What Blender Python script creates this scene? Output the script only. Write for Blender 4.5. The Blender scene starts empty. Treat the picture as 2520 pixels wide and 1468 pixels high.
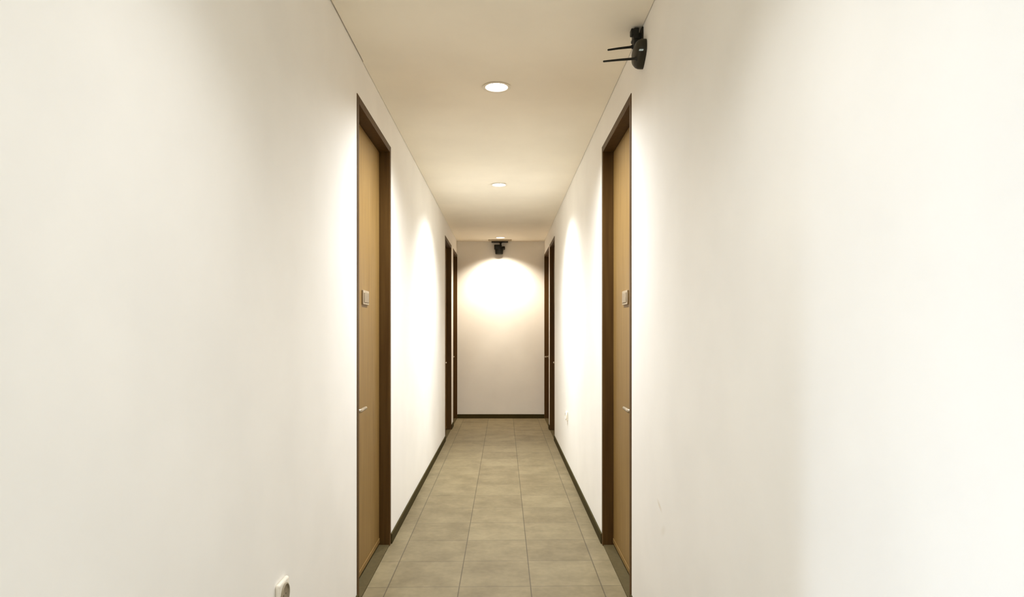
import bpy, bmesh, math, random
from mathutils import Vector, Matrix
S = bpy.context.scene
C = S.collection
random.seed(4)

# ------------------------------------------------------------------ camera
CZ = 1.196
F = 1590.0
cam_d = bpy.data.cameras.new('camera')
cam = bpy.data.objects.new('camera', cam_d); C.objects.link(cam)
cam.location = (0, 0, CZ); cam.rotation_euler = (math.pi/2, 0, 0)
cam_d.sensor_fit = 'HORIZONTAL'; cam_d.sensor_width = 36
cam_d.lens = F/2520*36
cam_d.shift_x = (1260-1240)/2520; cam_d.shift_y = (812-734)/2520
cam_d.clip_start = 0.02
S.camera = cam
# ------------------------------------------------------------------ view, world, lamps
S.view_settings.view_transform = 'Standard'
S.view_settings.look = 'None'
S.view_settings.gamma = 1
S.view_settings.use_curve_mapping = False
S.view_settings.exposure = 0.0
w = bpy.data.worlds.new('world'); S.world = w; w.use_nodes = True
w.node_tree.nodes['Background'].inputs[0].default_value = (.8, .9, 1, 1)
w.node_tree.nodes['Background'].inputs[1].default_value = 0.3
S.cycles.max_bounces = 14
S.cycles.diffuse_bounces = 10

XL, XR, H, YE = -.6354, .5516, 2.40, 8.78
LAMPS = [(-.036, 1.08, 56), (-.036, 3.2, 250), (-.040, 5.35, 258), (-.045, 8.40, 185)]
BEAM = [(114, 1, (.92, .96, 1)), (152, 1, (.93, .97, 1)), (138, 1, (.95, .985, 1)), (128, .7, (1, .90, .74))]
def spot(name, loc, power, size, blend, col):
    d = bpy.data.lights.new(name, 'SPOT'); d.energy = power; d.color = col
    d.spot_size = math.radians(size); d.spot_blend = blend; d.shadow_soft_size = .035
    o = bpy.data.objects.new(name, d); C.objects.link(o); o.location = loc
    return o
for (x, y, p), (sz, bl, col) in zip(LAMPS, BEAM):
    spot('downlight_beam', (x, y, H+.002), p, sz, bl, col)
ADDED_LAMP = (-1.7, -.5)
spot('added_lobby_beam', (ADDED_LAMP[0], ADDED_LAMP[1], H-.03), 435, 165, 1.0, (.68, .81, 1))  # added lamp out of view, fills the near right wall
# daylight from an added, unseen lobby window, to brighten the near right wall
d = bpy.data.lights.new('added_window_light', 'AREA'); d.shape = 'RECTANGLE'
d.size = 1.75; d.size_y = .75; d.energy = 38; d.color = (.72, .84, 1.0)
o = bpy.data.objects.new('added_window_light', d); C.objects.link(o)
o.location = (-2.75, -.85, 1.4)
o.rotation_euler = (0, math.radians(-90), 0)

# ------------------------------------------------------------------ materials
def newmat(name):
    m = bpy.data.materials.new(name); m.use_nodes = True
    nt = m.node_tree; b = nt.nodes['Principled BSDF']
    return m, nt, b
def N(nt, t, **kw):
    n = nt.nodes.new(t)
    for k, v in kw.items(): setattr(n, k, v)
    return n
def noise_mix(nt, b, c1, c2, scale=(1, 1, 1), ns=5, detail=5, lo=.35, hi=.65, bump=0, bdist=.002):
    tc = N(nt, 'ShaderNodeTexCoord'); mp = N(nt, 'ShaderNodeMapping')
    mp.inputs['Scale'].default_value = scale
    nz = N(nt, 'ShaderNodeTexNoise'); nz.inputs['Scale'].default_value = ns; nz.inputs['Detail'].default_value = detail
    cr = N(nt, 'ShaderNodeValToRGB')
    cr.color_ramp.elements[0].position = lo; cr.color_ramp.elements[1].position = hi
    cr.color_ramp.elements[0].color = (*c1, 1); cr.color_ramp.elements[1].color = (*c2, 1)
    L = nt.links.new
    L(tc.outputs['Object'], mp.inputs[0]); L(mp.outputs[0], nz.inputs['Vector'])
    L(nz.outputs['Fac'], cr.inputs[0]); L(cr.outputs[0], b.inputs['Base Color'])
    if bump:
        bp = N(nt, 'ShaderNodeBump'); bp.inputs['Strength'].default_value = bump; bp.inputs['Distance'].default_value = bdist
        L(nz.outputs['Fac'], bp.inputs['Height']); L(bp.outputs[0], b.inputs['Normal'])
    return cr, nz
def paint(name, c, v=.02, rough=.75, bump=.0):
    m, nt, b = newmat(name)
    noise_mix(nt, b, tuple(x*(1-v) for x in c), tuple(min(1, x*(1+v)) for x in c), ns=3, bump=bump, bdist=.001)
    b.inputs['Roughness'].default_value = rough
    b.inputs['Specular IOR Level'].default_value = .25
    return m
def plain(name, c, rough=.5, metal=0, spec=.5):
    m, nt, b = newmat(name)
    noise_mix(nt, b, tuple(x*.93 for x in c), tuple(min(1, x*1.07) for x in c), ns=40)
    b.inputs['Roughness'].default_value = rough; b.inputs['Metallic'].default_value = metal
    b.inputs['Specular IOR Level'].default_value = spec
    return m
def wood(name, c1, c2, rough=.4):
    m, nt, b = newmat(name)
    noise_mix(nt, b, c1, c2, scale=(14, 14, .6), ns=4, detail=8, lo=.3, hi=.7, bump=.15, bdist=.0006)
    b.inputs['Roughness'].default_value = rough
    b.inputs['Specular IOR Level'].default_value = .18
    return m
def emit(name, c, s):
    m = bpy.data.materials.new(name); m.use_nodes = True; nt = m.node_tree; nt.nodes.clear()
    e = N(nt, 'ShaderNodeEmission'); o = N(nt, 'ShaderNodeOutputMaterial')
    e.inputs[0].default_value = (*c, 1); e.inputs[1].default_value = s
    nt.links.new(e.outputs[0], o.inputs[0]); return m

M_wall = paint('cream_wall_paint', (.865, .842, .80), bump=.05)
M_wall_r = M_wall.copy(); M_wall_r.name = 'scuffed_cream_wall_paint'
def scuff(m, marks):
    nt = m.node_tree; L = nt.links.new; b = nt.nodes['Principled BSDF']
    src = b.inputs['Base Color'].links[0].from_socket
    tc = N(nt, 'ShaderNodeTexCoord')
    for (c, rot, sc, col, amt) in marks:
        mp = N(nt, 'ShaderNodeMapping', vector_type='TEXTURE')
        mp.inputs['Location'].default_value = c; mp.inputs['Rotation'].default_value = (rot, 0, 0); mp.inputs['Scale'].default_value = sc
        ln = N(nt, 'ShaderNodeVectorMath', operation='LENGTH'); L(tc.outputs['Object'], mp.inputs[0]); L(mp.outputs[0], ln.inputs[0])
        mr = N(nt, 'ShaderNodeMapRange'); L(ln.outputs['Value'], mr.inputs[0])
        mr.inputs[1].default_value = .2; mr.inputs[2].default_value = 1; mr.inputs[3].default_value = amt; mr.inputs[4].default_value = 0
        mx = N(nt, 'ShaderNodeMix', data_type='RGBA'); L(mr.outputs[0], mx.inputs['Factor']); L(src, mx.inputs['A']); mx.inputs['B'].default_value = (*col, 1)
        src = mx.outputs['Result']
    L(src, b.inputs['Base Color'])
scuff(M_wall_r, [((.5516, 2.29, .575), math.radians(20), (.2, .045, .012), (.55, .44, .28), .35),
                 ((.5516, 2.24, .50), math.radians(-30), (.2, .05, .02), (.6, .5, .35), .15)])
M_ceil = paint('cream_ceiling_paint', (.88, .82, .70))
M_door = wood('door_veneer', (.20, .115, .034), (.27, .167, .056), .42)
M_frame = wood('frame_stain', (.062, .028, .005), (.092, .047, .011), .5)
M_base = plain('dark_baseboard', (.050, .038, .012), .75, 0, .08)
M_sill = plain('dark_stone_sill', (.080, .060, .026), .75, 0, .08)
M_black = plain('black_plastic', (.012, .011, .006), .5, 0, .3)
M_black2 = plain('dark_grey_plastic', (.024, .020, .010), .45, 0, .3)
M_white = plain('white_plastic', (.78, .73, .63), .5)
M_well_shade = plain('socket_recess_shade', (.30, .25, .17), .6)  # dark tint standing for the shade inside the left socket's hollow
M_steel = plain('brushed_steel', (.42, .35, .25), .4, 1)
M_plate = plain('number_plate_metal', (.36, .28, .18), .5, .1)
M_trimring = plain('white_metal_ring', (.78, .72, .6), .4)
M_tan = plain('tan_mounting_plate', (.38, .30, .18), .5)
M_bulb = emit('lamp_glow', (1, .97, .9), 14)
M_led = emit('status_led', (.9, 1, .85), .35)

# floor tiles: 33 cm square, thin dark grout
def floor_mat():
    m, nt, b = newmat('beige_floor_tiles'); L = nt.links.new
    tc = N(nt, 'ShaderNodeTexCoord'); sx = N(nt, 'ShaderNodeSeparateXYZ'); L(tc.outputs['Object'], sx.inputs[0])
    def mth(op, a, bb=None, c=None):
        n = N(nt, 'ShaderNodeMath', operation=op)
        for i, v in enumerate((a, bb, c)):
            if v is None: continue
            if isinstance(v, (int, float)): n.inputs[i].default_value = v
            else: L(v, n.inputs[i])
        return n.outputs[0]
    T = .333
    u = mth('DIVIDE', mth('SUBTRACT', sx.outputs[0], .125), T)
    yy = mth('SUBTRACT', mth('SUBTRACT', sx.outputs[1], mth('MULTIPLY', sx.outputs[0], .02)), 3.018)
    v = mth('DIVIDE', yy, T)
    def line(q, hw):      # 1 inside grout
        f = mth('ABSOLUTE', mth('SUBTRACT', mth('FRACT', mth('ADD', q, .5)), .5))
        mr = N(nt, 'ShaderNodeMapRange'); L(f, mr.inputs[0])
        mr.inputs[1].default_value = hw/T*.6; mr.inputs[2].default_value = hw/T*1.3
        mr.inputs[3].default_value = 1; mr.inputs[4].default_value = 0
        return mr.outputs[0]
    gu = line(u, .0024); gv = mth('MULTIPLY', line(v, .0028), .55)
    g = mth('MAXIMUM', mth('MULTIPLY', gu, .8), gv)
    # per tile tint
    cmb = N(nt, 'ShaderNodeCombineXYZ'); L(mth('FLOOR', u), cmb.inputs[0]); L(mth('FLOOR', v), cmb.inputs[1])
    wn = N(nt, 'ShaderNodeTexWhiteNoise', noise_dimensions='2D'); L(cmb.outputs[0], wn.inputs['Vector'])
    nz = N(nt, 'ShaderNodeTexNoise'); nz.inputs['Scale'].default_value = 6; nz.inputs['Detail'].default_value = 7
    L(tc.outputs['Object'], nz.inputs['Vector'])
    nz2 = N(nt, 'ShaderNodeTexNoise'); nz2.inputs['Scale'].default_value = 30; nz2.inputs['Detail'].default_value = 4
    L(tc.outputs['Object'], nz2.inputs['Vector'])
    t = mth('ADD', mth('ADD', mth('MULTIPLY', nz.outputs['Fac'], .7), mth('MULTIPLY', wn.outputs['Value'], .16)), mth('MULTIPLY', nz2.outputs['Fac'], .34))
    cr = N(nt, 'ShaderNodeValToRGB'); L(t, cr.inputs[0])
    e = cr.color_ramp.elements
    e[0].position = .42; e[1].position = .82
    e[0].color = (.136, .103, .050, 1); e[1].color = (.222, .177, .095, 1)
    mx = N(nt, 'ShaderNodeMix', data_type='RGBA'); L(g, mx.inputs['Factor']); L(cr.outputs[0], mx.inputs['A'])
    mx.inputs['B'].default_value = (.055, .04, .02, 1)
    # one small dark stain on the tiles beyond the lamp
    vd = N(nt, 'ShaderNodeVectorMath', operation='DISTANCE'); L(tc.outputs['Object'], vd.inputs[0]); vd.inputs[1].default_value = (.117, 6.17, 0)
    ms = N(nt, 'ShaderNodeMapRange'); L(vd.outputs['Value'], ms.inputs[0])
    ms.inputs[1].default_value = .012; ms.inputs[2].default_value = .04; ms.inputs[3].default_value = .5; ms.inputs[4].default_value = 0
    mx2 = N(nt, 'ShaderNodeMix', data_type='RGBA'); L(ms.outputs[0], mx2.inputs['Factor']); L(mx.outputs['Result'], mx2.inputs['A'])
    mx2.inputs['B'].default_value = (.09, .05, .025, 1)
    L(mx2.outputs['Result'], b.inputs['Base Color'])
    bp = N(nt, 'ShaderNodeBump'); bp.inputs['Strength'].default_value = .4; bp.inputs['Distance'].default_value = .0015
    L(mth('SUBTRACT', 1, g), bp.inputs['Height']); L(bp.outputs[0], b.inputs['Normal'])
    b.inputs['Roughness'].default_value = .55
    b.inputs['Specular IOR Level'].default_value = .3
    return m
M_floor = floor_mat()

# ------------------------------------------------------------------ helpers
def box(bm, x0, x1, y0, y1, z0, z1, bev=0, seg=2):
    r = bmesh.ops.create_cube(bm, size=1)
    vs = r['verts']
    for v in vs:
        v.co = Vector(((x0+x1)/2 + v.co.x*abs(x1-x0), (y0+y1)/2 + v.co.y*abs(y1-y0), (z0+z1)/2 + v.co.z*abs(z1-z0)))
    if bev:
        es = list({e for v in vs for e in v.link_edges})
        bmesh.ops.bevel(bm, geom=es, offset=bev, segments=seg, affect='EDGES', profile=.5)
def lathe(bm, prof, axis='z', center=(0, 0, 0), n=32):
    """prof: list of (radius, height); axis = direction of height"""
    rings = []
    c = Vector(center)
    for r, h in prof:
        ring = []
        if r < 1e-6:
            p = {'z': (0, 0, h), 'x': (h, 0, 0), 'y': (0, h, 0)}[axis]
            ring = [bm.verts.new(c+Vector(p))]
        else:
            for i in range(n):
                a = 2*math.pi*i/n; ca, sa = r*math.cos(a), r*math.sin(a)
                p = {'z': (ca, sa, h), 'x': (h, ca, sa), 'y': (sa, h, ca)}[axis]
                ring.append(bm.verts.new(c+Vector(p)))
        rings.append(ring)
    for A, B in zip(rings, rings[1:]):
        if len(A) == 1 and len(B) == 1: continue
        for i in range(n):
            j = (i+1) % n
            if len(A) == 1: bm.faces.new((A[0], B[j], B[i]))
            elif len(B) == 1: bm.faces.new((A[i], A[j], B[0]))
            else: bm.faces.new((A[i], A[j], B[j], B[i]))
def tube(bm, pts, rad, n=12):
    pts = [Vector(p) for p in pts]
    rads = rad if isinstance(rad, (list, tuple)) else [rad]*len(pts)
    rings = []
    prevn = None
    for i, p in enumerate(pts):
        t = (pts[min(i+1, len(pts)-1)] - pts[max(i-1, 0)]).normalized()
        if prevn is None:
            u = t.cross(Vector((0, 0, 1)))
            if u.length < .1: u = t.cross(Vector((0, 1, 0)))
            u.normalize()
        else:
            u = (prevn - t*prevn.dot(t)).normalized()
        prevn = u; v = t.cross(u)
        rings.append([bm.verts.new(p + (u*math.cos(2*math.pi*k/n) + v*math.sin(2*math.pi*k/n))*rads[i]) for k in range(n)])
    for A, B in zip(rings, rings[1:]):
        for i in range(n):
            j = (i+1) % n; bm.faces.new((A[i], A[j], B[j], B[i]))
    bm.faces.new(rings[0][::-1]); bm.faces.new(rings[-1])
def mk(name, bm, mat, parent=None, smooth=False, label=None, loc=None):
    bmesh.ops.recalc_face_normals(bm, faces=bm.faces)
    me = bpy.data.meshes.new(name); bm.to_mesh(me); bm.free()
    me.materials.append(mat)
    o = bpy.data.objects.new(name, me); C.objects.link(o)
    if smooth:
        for p in me.polygons: p.use_smooth = True
        md = o.modifiers.new('es', 'EDGE_SPLIT'); md.split_angle = math.radians(35)
    if parent: o.parent = parent
    if loc: o.location = loc
    if label: o['label'] = label
    return o
def struct(o, label=None):
    o['kind'] = 'structure'
    if label: o['label'] = label
    return o
def thing(name, loc, label, cat, group=None):
    o = bpy.data.objects.new(name, None); C.objects.link(o); o.location = loc; o.empty_display_size = .1
    o['label'] = label; o['category'] = cat
    if group: o['group'] = group
    return o
BM = bmesh.new

# ------------------------------------------------------------------ shell
TOP = 2.22
WT = .16
DOORS_L = [(2.79, 3.62), (6.98, 7.80), (8.08, 8.775)]
DOORS_R = [(2.79, 3.62), (7.02, 7.75), (7.90, 8.775)]
YB = -1.9          # back of the added lobby behind the camera
YO = .30           # the left wall of the corridor starts here

bm = BM(); box(bm, -2.6, XR+WT, YB-.1, YE+.12, -.1, 0)
struct(mk('floor', bm, M_floor), 'beige square-tiled corridor floor with thin dark grout')

def wall(name, sgn, xf, doors, y0):
    bm = BM(); xo = xf + sgn*WT; a, b2 = sorted((xf, xo))
    y = y0
    for (d0, d1) in doors:
        box(bm, a, b2, y, d0, 0, H+.06)
        box(bm, a, b2, d0, d1, TOP, H+.06)
        y = d1
    if YE - y > .001: box(bm, a, b2, y, YE, 0, H+.06)
    return struct(mk(name, bm, M_wall))
wall('wall_left', -1, XL, DOORS_L, YO)['label'] = 'smooth cream left wall of the corridor'
wr = wall('wall_right', 1, XR, DOORS_R, YB); wr.data.materials[0] = M_wall_r
wr['label'] = 'smooth cream right wall, brightest nearest the viewer'
bm = BM(); box(bm, XL-WT, XR+WT, YE, YE+.12, 0, H+.06)
struct(mk('wall_end', bm, M_wall), 'cream end wall of the corridor with a pool of lamplight')
# lobby behind the camera, unseen, added with its window to light the right wall
bm = BM(); box(bm, -2.6, XR+WT, YB-.1, YB, 0, H+.06)
struct(mk('wall_back', bm, M_wall))
bm = BM(); box(bm, -2.6, XL-WT, YO, YO+.12, 0, H+.06)
struct(mk('wall_added_lobby', bm, M_wall))
WY0, WY1, WZ0, WZ1 = -1.25, -.45, .5, 2.3
bm = BM()
box(bm, -2.7, -2.6, YB-.1, WY0, 0, H+.06); box(bm, -2.7, -2.6, WY1, YO+.12, 0, H+.06)
box(bm, -2.7, -2.6, WY0, WY1, 0, WZ0); box(bm, -2.7, -2.6, WY0, WY1, WZ1, H+.06)
struct(mk('wall_side', bm, M_wall))
win = bpy.data.objects.new('added_window_1', None); C.objects.link(win); win.location = (-2.65, (WY0+WY1)/2, WZ0); struct(win, 'added lobby window with a pale frame, unseen behind the viewer')
bm = BM(); cx, cy = -2.65, (WY0+WY1)/2
for (a, b2, c, d2) in ((WY0, WY0+.05, WZ0, WZ1), (WY1-.05, WY1, WZ0, WZ1), (WY0+.05, WY1-.05, WZ0, WZ0+.05), (WY0+.05, WY1-.05, WZ1-.05, WZ1), (cy-.02, cy+.02, WZ0+.05, WZ1-.05)):
    box(bm, -.03, .03, a-cy, b2-cy, c-WZ0, d2-WZ0)
mk('window_frame', bm, M_white, win)
mg = bpy.data.materials.new('clear_glass'); mg.use_nodes = True; nt = mg.node_tree; nt.nodes.clear()
tr = N(nt, 'ShaderNodeBsdfTransparent'); gl = N(nt, 'ShaderNodeBsdfGlossy'); gl.inputs['Roughness'].default_value = .02
mxs = N(nt, 'ShaderNodeMixShader'); mxs.inputs[0].default_value = .06; oo = N(nt, 'ShaderNodeOutputMaterial')
nt.links.new(tr.outputs[0], mxs.inputs[1]); nt.links.new(gl.outputs[0], mxs.inputs[2]); nt.links.new(mxs.outputs[0], oo.inputs[0])
bm = BM(); box(bm, -.004, .004, WY0+.05-cy, WY1-.05-cy, .05, WZ1-WZ0-.05)
mk('window_pane', bm, mg, win)

# ceiling: one board with round holes for the recessed lamps and a thin gap along both walls
HR = .066
def ceiling():
    bm = BM()
    gl_, gr = .0055, .0025
    def quad(x0, x1, y0, y1):
        if x1-x0 < 1e-5 or y1-y0 < 1e-5: return
        box(bm, x0, x1, y0, y1, H, H+.012)
    def patch(cx, cy, s):
        n = 32
        for z in (H,):
            ci, sq = [], []
            for i in range(n):
                a = 2*math.pi*(i+.5)/n - math.pi
                c, s_ = math.cos(a), math.sin(a)
                ci.append((cx+HR*c, cy+HR*s_))
                k = s/max(abs(c), abs(s_)); sq.append((cx+k*c, cy+k*s_))
            # snap nearest samples to the square's corners
            for qx in (-1, 1):
                for qy in (-1, 1):
                    j = min(range(n), key=lambda t: (sq[t][0]-cx-qx*s)**2+(sq[t][1]-cy-qy*s)**2)
                    sq[j] = (cx+qx*s, cy+qy*s)
            A = [bm.verts.new((p[0], p[1], z)) for p in ci]
            B = [bm.verts.new((p[0], p[1], z)) for p in sq]
            for i in range(n):
                j = (i+1) % n; bm.faces.new((A[i], B[i], B[j], A[j]))
    s = .12; y = YO
    x0f = XL; x1f = XR-gr
    for (lx, ly, p) in LAMPS:
        for (a, b2) in ((y, ly-s),):
            # the gap on the left is wider up to just past the near doorway's start
            if a < 2.9 < b2:
                quad(XL+gl_, x1f, a, 2.9); quad(XL+.0022, x1f, 2.9, b2)
            else:
                quad(XL+(gl_ if b2 <= 2.9 else .0022), x1f, a, b2)
        g = gl_ if ly < 2.9 else .0022
        quad(XL+g, lx-s, ly-s, ly+s); quad(lx+s, x1f, ly-s, ly+s)
        patch(lx, ly, s)
        y = ly+s
    quad(XL+.0022, x1f, y, YE)
    quad(-2.7, XR-gr, YB-.1, YO)
    return bm
struct(mk('ceiling', ceiling(), M_ceil), 'plain cream ceiling with recessed round lamps')
# slab above the board
bm = BM(); box(bm, -2.7, XR+WT, YB-.1, YE+.12, H+.1, H+.2)
struct(mk('trim_2', bm, plain('dark_void', (.05, .04, .025), .9)))
# shadow-gap strip: dark joint above the ceiling's edges
bm = BM()
box(bm, XL, XL+.02, YO, YE, H+.0125, H+.02); box(bm, XR-.02, XR, YB, YE, H+.0125, H+.02)
struct(mk('trim_1', bm, plain('joint_shadow_strip', (.16, .12, .06), .9)), 'thin dark joint between wall and ceiling')

# baseboards
BH, BT = .056, .009
def baseboard(name, sgn, xf, doors, y0):
    bm = BM(); xi = xf - sgn*BT; a, b2 = sorted((xf, xi)); y = y0
    for d0, d1 in doors:
        if d0-y > .01: box(bm, a, b2, y, d0, 0, BH, .0015, 1)
        y = d1
    return struct(mk(name, bm, M_base))
baseboard('baseboard_left', -1, XL, DOORS_L, YO)['label'] = 'dark low baseboard along the left wall'
baseboard('baseboard_right', 1, XR, DOORS_R, YB)['label'] = 'dark low baseboard along the right wall'
bm = BM(); box(bm, XL, XR, YE-BT, YE, 0, BH, .0015, 1)
struct(mk('baseboard_end', bm, M_base), 'dark low baseboard across the end wall')

# ------------------------------------------------------------------ doors
FW = .035
REC = .056
def door(idx, side, xf, y0, y1, label, handle='near', hz=.835, plate=False, lock=False):
    s = -1 if side == 'left' else 1           # direction into the wall
    root = bpy.data.objects.new('door_%d' % idx, None); C.objects.link(root)
    root.location = (xf, (y0+y1)/2, 0); struct(root, label)
    hw = (y1-y0)/2
    def X(d): return s*d                      # d = depth into the wall
    # frame
    bm = BM()
    for a, b2, c, d2 in ((-hw, -hw+FW, 0, TOP), (hw-FW, hw, 0, TOP), (-hw+FW, hw-FW, TOP-FW, TOP)):
        box(bm, *sorted((X(-.003), X(.15))), a, b2, c, d2, .0015, 1)
    # stops behind which the leaf closes
    mk('door_frame', bm, M_frame, root)
    # leaf
    bm = BM()
    box(bm, *sorted((X(REC), X(REC+.04))), -hw+FW+.003, hw-FW-.003, .015, TOP-FW-.003, .0015, 1)
    leaf = mk('door_leaf', bm, M_door, root)
    # a low groove across the leaf
    # sill
    bm = BM(); box(bm, *sorted((X(.001), X(.14))), -hw+FW, hw-FW, -.01, .006)
    mk('threshold', bm, M_sill, root, label='dark grey stone threshold')
    # weather strip at the foot of the leaf
    bm = BM(); box(bm, *sorted((X(REC-.003), X(REC))), -hw+FW+.003, hw-FW-.003, .02, .045, .001, 1)
    mk('bottom_rail', bm, M_door, root)
    # handle
    e = -1 if handle == 'near' else 1
    yc = e*(hw-FW-.055)
    bm = BM()
    bx = -s
    lathe(bm, [(0, 0), (.026, 0), (.026, bx*.006), (.023, bx*.009), (0, bx*.009)], 'x', (X(REC), yc, hz), 24)
    rose = None
    h = BM()
    pr = .050
    tube(h, [(X(REC)+bx*.006, yc, hz), (X(REC)+bx*(pr-.012), yc, hz), (X(REC)+bx*(pr-.003), yc-e*.004, hz), (X(REC)+bx*pr, yc-e*.014, hz), (X(REC)+bx*pr, yc-e*.06, hz+.001), (X(REC)+bx*(pr-.001), yc-e*.125, hz)],
         [.0085, .0085, .009, .009, .0085, .0075], 14)
    hd = mk('door_handle', h, M_steel, root, True, 'steel lever handle')
    mk('handle_rose', bm, M_steel, hd, True)
    if lock:
        bm = BM()
        lathe(bm, [(0, 0), (.02, 0), (.02, bx*.008), (.009, bx*.01), (.009, bx*.045), (0, bx*.045)], 'x', (X(REC), yc, hz-.072), 20)
        mk('lock_knob', bm, M_steel, root, True)
    if plate:
        bm = BM(); box(bm, *sorted((X(REC-.009), X(REC))), -.066, .066, 1.322, 1.392, .002, 2)
        pl = mk('number_plate', bm, M_plate, root, label='small pale rectangular plate at eye height')
        bm = BM(); box(bm, *sorted((X(REC-.012), X(REC-.009))), -.052, .052, 1.333, 1.381, .001, 1)
        mk('plate_face', bm, M_steel, pl)
    return root
door(1, 'left', XL, *DOORS_L[0], 'tall brown wooden door recessed in the left wall, nearest the viewer', plate=True)
door(2, 'right', XR, *DOORS_R[0], 'tall brown wooden door recessed in the right wall, nearest the viewer', plate=True)
door(3, 'left', XL, *DOORS_L[1], 'dark far door on the left wall, the nearer of the two at the end')
door(4, 'right', XR, *DOORS_R[1], 'dark far door on the right wall, the nearer of the two at the end')
door(5, 'left', XL, *DOORS_L[2], 'brown door on the left wall against the end wall', hz=.857, lock=True)
door(6, 'right', XR, *DOORS_R[2], 'brown door on the right wall against the end wall', handle='far', hz=.84)

# ------------------------------------------------------------------ recessed lamps
def downlight(x, y, label):
    t = thing('downlight', (x, y, H), label, 'ceiling light', 'round recessed ceiling lamps')
    bm = BM()
    lathe(bm, [(.0655, .004), (.0655, -.0005), (.071, -.0035), (.056, -.0035), (.0545, .0), (.060, .006)], 'z', n=40)
    mk('trim_ring', bm, M_trimring, t, True)
    bm = BM()
    lathe(bm, [(.0560, .001), (.0600, .03), (.058, .07), (.035, .085), (0, .085)], 'z', n=40)
    mk('reflector_can', bm, M_trimring, t, True)
    bm = BM()
    lathe(bm, [(0, .006), (.020, .008), (.036, .013), (.047, .022), (.052, .034), (0, .034)], 'z', n=40)
    mk('lamp_bulb', bm, M_bulb, t, True)
    return t
downlight(*LAMPS[1][:2], 'round recessed ceiling lamp, largest and brightest, nearest in view')
downlight(*LAMPS[2][:2], 'round recessed ceiling lamp halfway down the corridor')
downlight(*LAMPS[3][:2], 'small round recessed ceiling lamp just before the end wall')
bm = BM(); lathe(bm, [(.0, 0), (.11, 0), (.11, -.012), (.10, -.014), (0, -.014)], 'z', n=40)
t = thing('added_ceiling_lamp', (ADDED_LAMP[0], ADDED_LAMP[1], H), 'flat round lamp added on the ceiling of the unseen lobby behind the viewer', 'ceiling light')
mk('lamp_base', bm, M_trimring, t, True)  # fixture added as a source for the lobby beam
bm = BM(); lathe(bm, [(0, -.014), (.095, -.014), (.09, -.02), (0, -.022)], 'z', n=40)
mk('diffuser', bm, M_bulb, t, True)
downlight(*LAMPS[0][:2], 'round recessed ceiling lamp overhead of the viewer')

# ------------------------------------------------------------------ wireless router high on the right wall
def router():
    t = thing('wireless_router', (XR, 2.56, 2.290), 'black device with two thin antennas mounted high on the right wall by the ceiling', 'router')
    # shell: outline in the wall plane (y, z), thickness outward (-x); blunt at the top, pointed at the foot
    bm = BM(); n = 40
    prof = [(1.0, .0), (1.0, -.010), (.985, -.020), (.93, -.028), (.80, -.035), (.5, -.039), (0, -.041)]
    rings = []
    for k, d_ in prof:
        if k == 0: rings.append([bm.verts.new((d_, 0, .0))]); continue
        ring = []
        for i in range(n):
            a = 2*math.pi*i/n
            yy = .072*math.cos(a); zz = math.sin(a)
            if zz < 0:
                yy *= (1-.55*(-zz)**2); zz = -.060*(-zz)**1.0
            else:
                zz = .041*zz**.55
                yy = .072*math.copysign(abs(math.cos(a))**.6, math.cos(a))
            ring.append(bm.verts.new((d_, yy*k, zz*k)))
        rings.append(ring)
    bm.faces.new(rings[0])
    for A, B in zip(rings, rings[1:]):
        for i in range(n):
            j = (i+1) % n
            if len(B) == 1: bm.faces.new((A[i], A[j], B[0]))
            else: bm.faces.new((A[i], A[j], B[j], B[i]))
    mk('housing', bm, M_black2, t, True)
    for (y, z, L_, dr) in ((.035, .043, .084, .014), (-.030, -.031, .112, .013)):
        bm = BM()
        tube(bm, [(-.024, y, z), (-.036, y, z), (-.040, y, z), (-.046, y, z-.001), (-.05-L_*.5, y-.002, z-.5*dr), (-.05-L_, y-.004, z-dr), (-.052-L_, y-.004, z-dr)],
             [.0085, .0085, .0058, .0050, .0042, .0036, .0022], 14)
        mk('antenna', bm, M_black, t, True)
    bm = BM(); box(bm, -.030, -.014, -.074, -.064, -.016, -.0125, .0008, 1)
    mk('status_light', bm, M_led, t, label='small pale indicator light')
    # jointed bracket and plug above the shell
    bm = BM()
    box(bm, -.036, -.016, -.004, .05, .038, .104, .004, 2)
    box(bm, -.047, -.030, .0, .03, .078, .102, .003, 2)
    box(bm, -.030, -.016, .01, .035, .096, .1085, .003, 2)
    box(bm, -.040, -.018, -.01, .045, .058, .070, .003, 2)
    mk('wall_bracket', bm, M_black, t)
    bm = BM(); box(bm, -.007, 0, -.01, .055, .03, .105, .002, 1)
    mk('wall_plate', bm, M_black2, t)
    bm = BM(); box(bm, -.018, -.005, .005, .04, .06, .085, .003, 2)
    mk('bracket_joint', bm, M_black, t)
    bm = BM()
    tube(bm, [(-.022, .03, .098), (-.020, .045, .103), (-.012, .06, .1055), (-.005, .075, .1055), (-.004, .12, .106)], .003, 8)
    mk('power_cable', bm, M_black, t, True)
router()

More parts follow.
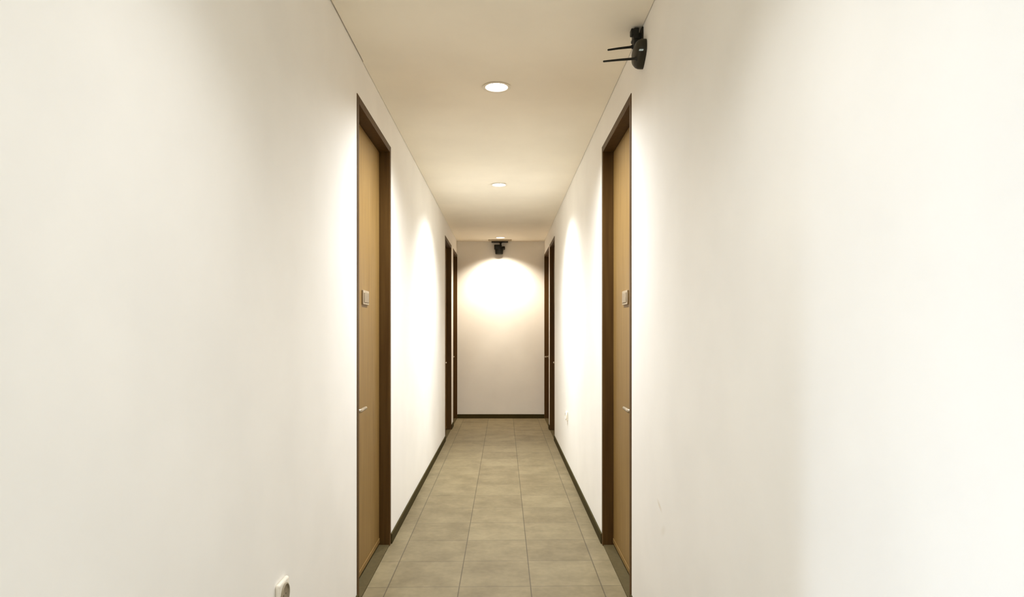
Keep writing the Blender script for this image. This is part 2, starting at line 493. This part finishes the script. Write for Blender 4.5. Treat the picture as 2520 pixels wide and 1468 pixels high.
# ------------------------------------------------------------------ camera hanging under the ceiling at the end
def endcam():
    t = thing('security_camera', (-.052, YE, 2.28), 'small black camera hanging high on the end wall under a flat plate', 'security camera')
    top = H - 2.28
    bm = BM(); box(bm, -.155, .155, -.20, -.10, top-.009, top, .002, 1)
    mk('mounting_plate', bm, M_tan, t, label='flat tan ceiling plate')
    bm = BM(); box(bm, -.115, .108, -.085, 0, top-.018, top-.003, .002, 1)
    mk('bracket_plate', bm, M_black2, t)
    bm = BM(); lathe(bm, [(0, top-.016), (.022, top-.018), (.022, top-.024), (.012, top-.03), (.012, top-.056), (.022, top-.062), (0, top-.062)], 'z', (.008, -.045, 0), 20)
    mk('bracket_arm', bm, M_black2, t, True)
    bm = BM()
    box(bm, -.078, .022, -.085, -.01, top-.115, top-.052, .008, 2)
    lathe(bm, [(0, -.00), (.053, -.0), (.055, -.008), (.051, -.062), (.047, -.068), (0, -.07)], 'z', (-.012, -.05, top-.11), 28)
    mk('housing', bm, M_black, t, True)
    bm = BM(); lathe(bm, [(0, 0), (.022, 0), (.024, .006), (.024, .038), (.020, .045), (0, .045)], 'x', (.022, -.045, top-.095), 20)
    mk('pivot_knob', bm, M_black, t, True)
endcam()

# ------------------------------------------------------------------ wall sockets
def socket(side, xf, y, z, label):
    s = 1 if side == 'left' else -1
    t = thing('wall_socket', (xf, y, z), label, 'wall socket', 'white wall sockets')
    bm = BM(); box(bm, *sorted((0, s*.014)), -.041, .041, -.041, .041, .007, 4)
    # hollow is a round well; the left one is coloured dark as recess shade
    mk('cover_plate', bm, M_white, t, True)
    bm = BM()
    lathe(bm, [(.0330, s*.0138), (.0325, s*.0175), (.0300, s*.0190), (.0285, s*.0185), (.0270, s*.0142), (0, s*.0142)], 'x', (0, 0, 0), 40)
    r = mk('socket_well', bm, M_well_shade if side == 'left' else M_white, t, True)
    for dz in (-.0095, .0095):
        bm = BM(); lathe(bm, [(.0024, s*.0140), (.0024, s*.0146), (0, s*.0146)], 'x', (0, dz, 0), 12)
        mk('contact_hole', bm, M_black, r)
socket('left', XL, 1.832, .447, 'white wall socket low on the left wall, cut by the photo edge')
socket('right', XR, 5.59, .455, 'tiny white wall socket low on the right wall beyond the near door')
